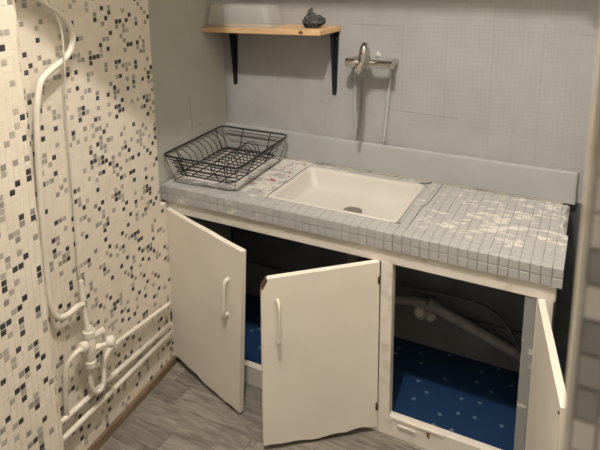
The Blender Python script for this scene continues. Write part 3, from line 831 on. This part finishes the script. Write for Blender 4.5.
# plate arches: along the left side and a middle row
for k in range(9):
    y = 1.705 + .036*k; x = -1.428 - .001*k - .004
    pts = [(x+.006, y-.006, RZ), (x+.012, y+.012, RZ-.012), (x+.030, y+.026, RZ-.040), (x+.045, y+.028, BZ)]
    K(tube('plate_arch', smooth_path(pts, 4), .0017, M_wire, None, 6))
for k in range(11):
    y = 1.742 + .026*k; x = -1.245 - .0016*k
    pts = [(x-.040, y, BZ), (x-.038, y, BZ+.026), (x-.022, y, BZ+.048), (x, y, BZ+.054), (x+.022, y, BZ+.046), (x+.034, y, BZ+.024), (x+.036, y, BZ)]
    K(tube('plate_arch', smooth_path(pts, 4), .0017, M_wire, None, 6))
# end loops at the front-left corner and feet frame
for k, (y, z) in enumerate(((1.668, .838), (1.676, .814), (1.686, .792))):
    pts = [(-1.365, y-.002, z), (-1.392, y-.006, z), (-1.408, y+.004, z-.002), (-1.402, y+.02, z-.004), (-1.375, y+.022, z-.004)]
    K(tube('end_loop', smooth_path(pts, 4), .0019, M_wire, None, 6))
feet = [(-1.420, 1.672), (-1.436, 2.066), (-1.156, 2.072), (-1.146, 1.694)]
bm = bmesh.new(); add_tube(bm, round_loop(feet, .03, ZT+.0022), .0016, 6, True); K(bm_obj('feet_frame', bm, M_thinwire, None, True))
for a_, b_ in zip(rim, feet):
    ax = Vector((*a_, RZ)); c0 = Vector((-1.27, 1.85, RZ)); ax = ax + (c0-ax).normalized()*.012
    bx = Vector((*b_, ZT+.0022)); bx = bx + (Vector((-1.27, 1.85, ZT)) - bx).normalized()*.014; bx.z = ZT+.0022
    mid = ax.lerp(bx, .5) + (ax - c0).normalized()*.004
    K(tube('corner_wire', smooth_path([ax, mid, bx], 6), .0015, M_thinwire, None, 6))

# ------------------------------------------------------------------ pipework on the mosaic wall
def WP(pts, off=.03): return [WL(y, z, off if len(p_) == 2 else p_[2]) for p_ in pts for (y, z) in (p_[:2],)]
low = tube('low_pipe', WP([(.868, .180), (1.2, .175), (1.575, .170)], .022), .0088, M_pipe, None, 12)
tag(low, 'lowest cream painted pipe running along the mosaic wall above the baseboard', 'pipe')
gp = empty('valve_pipework', WL(1.15, .2, .03), 'cream painted pipes joined by a shut-off valve on the mosaic wall', 'pipework')
def Q(o): return adopt(o, gp)
Q(tube('pipe', WP([(.868, .246), (1.2, .228), (1.575, .2065)], .022), .0088, M_pipe, None, 12))
Q(tube('pipe', smooth_path(WP([(1.127, .355, .042), (1.125, .31, .042), (1.130, .268, .044), (1.150, .245, .046), (1.172, .252, .046), (1.183, .285, .044), (1.196, .315, .038), (1.225, .333, .03), (1.29, .327, .022), (1.45, .308, .022), (1.575, .293, .022)]), 6), .0078, M_pipe, None, 12))
Q(tube('pipe', smooth_path(WP([(1.105, .437, .05), (1.075, .439, .048), (1.050, .425, .042), (1.038, .395, .036), (1.033, .315, .03), (1.036, .265, .024), (1.040, .240, .022)]), 6), .0072, M_pipe, None, 12))
VY = 1.130
def vax(y, z, off): return WL(y, z, off)
vb = Q(lathe('valve_body', vax(1.127, .352, .048), Vector((0, .03, 1)), [(0, .012), (.004, .0175), (.022, .0175), (.024, .014), (.032, .016), (.062, .0195), (.088, .019), (.104, .015), (.106, .0185), (.124, .0185), (.126, .012), (.138, .010)], M_pipe, None, 16))
Q(lathe('valve_port', vax(1.128, .436, .048), (WL(1.0, 0) - WL(1.1, 0)) + Vector((0, 0, .004)), [(0, .013), (.016, .013), (.017, .0175), (.036, .0175), (.037, .0115), (.044, .009)], M_pipe, None, 12))
Q(lathe('valve_spindle', vax(1.130, .412, .05), Vector((.55, .85, .05)), [(0, .010), (.028, .010), (.030, .0075), (.046, .0075)], M_pipe, None, 12))
Q(lathe('valve_handle', vax(1.172, .418, .078), Vector((.75, .6, .05)), [(0, .008), (.002, .016), (.012, .019), (.022, .0175), (.027, .011), (.028, .002)], M_pipe, None, 16))
Q(lathe('valve_cap', vax(1.140, .450, .055), Vector((.5, .6, .35)), [(0, .010), (.018, .0105), (.028, .012), (.036, .0115), (.039, .004)], M_pipe, None, 14))
Q(tube('riser', smooth_path(WP([(1.129, .484, .046), (1.133, .53, .038), (1.134, .58, .032), (1.136, .64, .03)]), 5), .0070, M_pipe, None, 10))
Q(tube('pipe', smooth_path(WP([(.866, 1.535, .040), (.95, 1.530, .038), (1.011, 1.517, .036), (1.062, 1.500, .035), (1.107, 1.474, .034), (1.158, 1.440, .032), (1.188, 1.397, .030), (1.187, 1.358, .030), (1.158, 1.322, .030), (1.103, 1.298, .030), (1.064, 1.275, .030), (1.048, 1.239, .030), (1.034, 1.175, .030), (1.027, 1.066, .028), (1.021, .923, .026), (1.019, .805, .024), (1.015, .677, .024), (1.019, .619, .026), (1.036, .576, .028), (1.073, .562, .030), (1.112, .566, .032), (1.134, .56, .034)]), 6), .0092, M_pipe, None, 12))
for (y, z) in ((1.019, .806), (1.24, .173), (1.262, .328)):
    bm = bmesh.new(); c_ = WL(y, z, .012)
    add_box(bm, c_.x-.013, c_.x+.022, y-.006, y+.006, z-.012, z+.012, .003)
    Q(bm_obj('pipe_clip', bm, M_pipe))
cb = tube('cable', smooth_path(WP([(1.128, 1.62, .03), (1.120, 1.487, .03), (1.125, 1.446, .044), (1.135, 1.409, .046), (1.137, 1.361, .046), (1.135, 1.29, .046), (1.140, 1.173, .03), (1.145, 1.051, .022), (1.147, .863, .016), (1.144, .735, .014), (1.142, .642, .014)]), 6), .0026, M_cable, None, 8)
tag(cb, 'thin off-white cable hanging down the mosaic wall beside the curved pipe', 'cable')
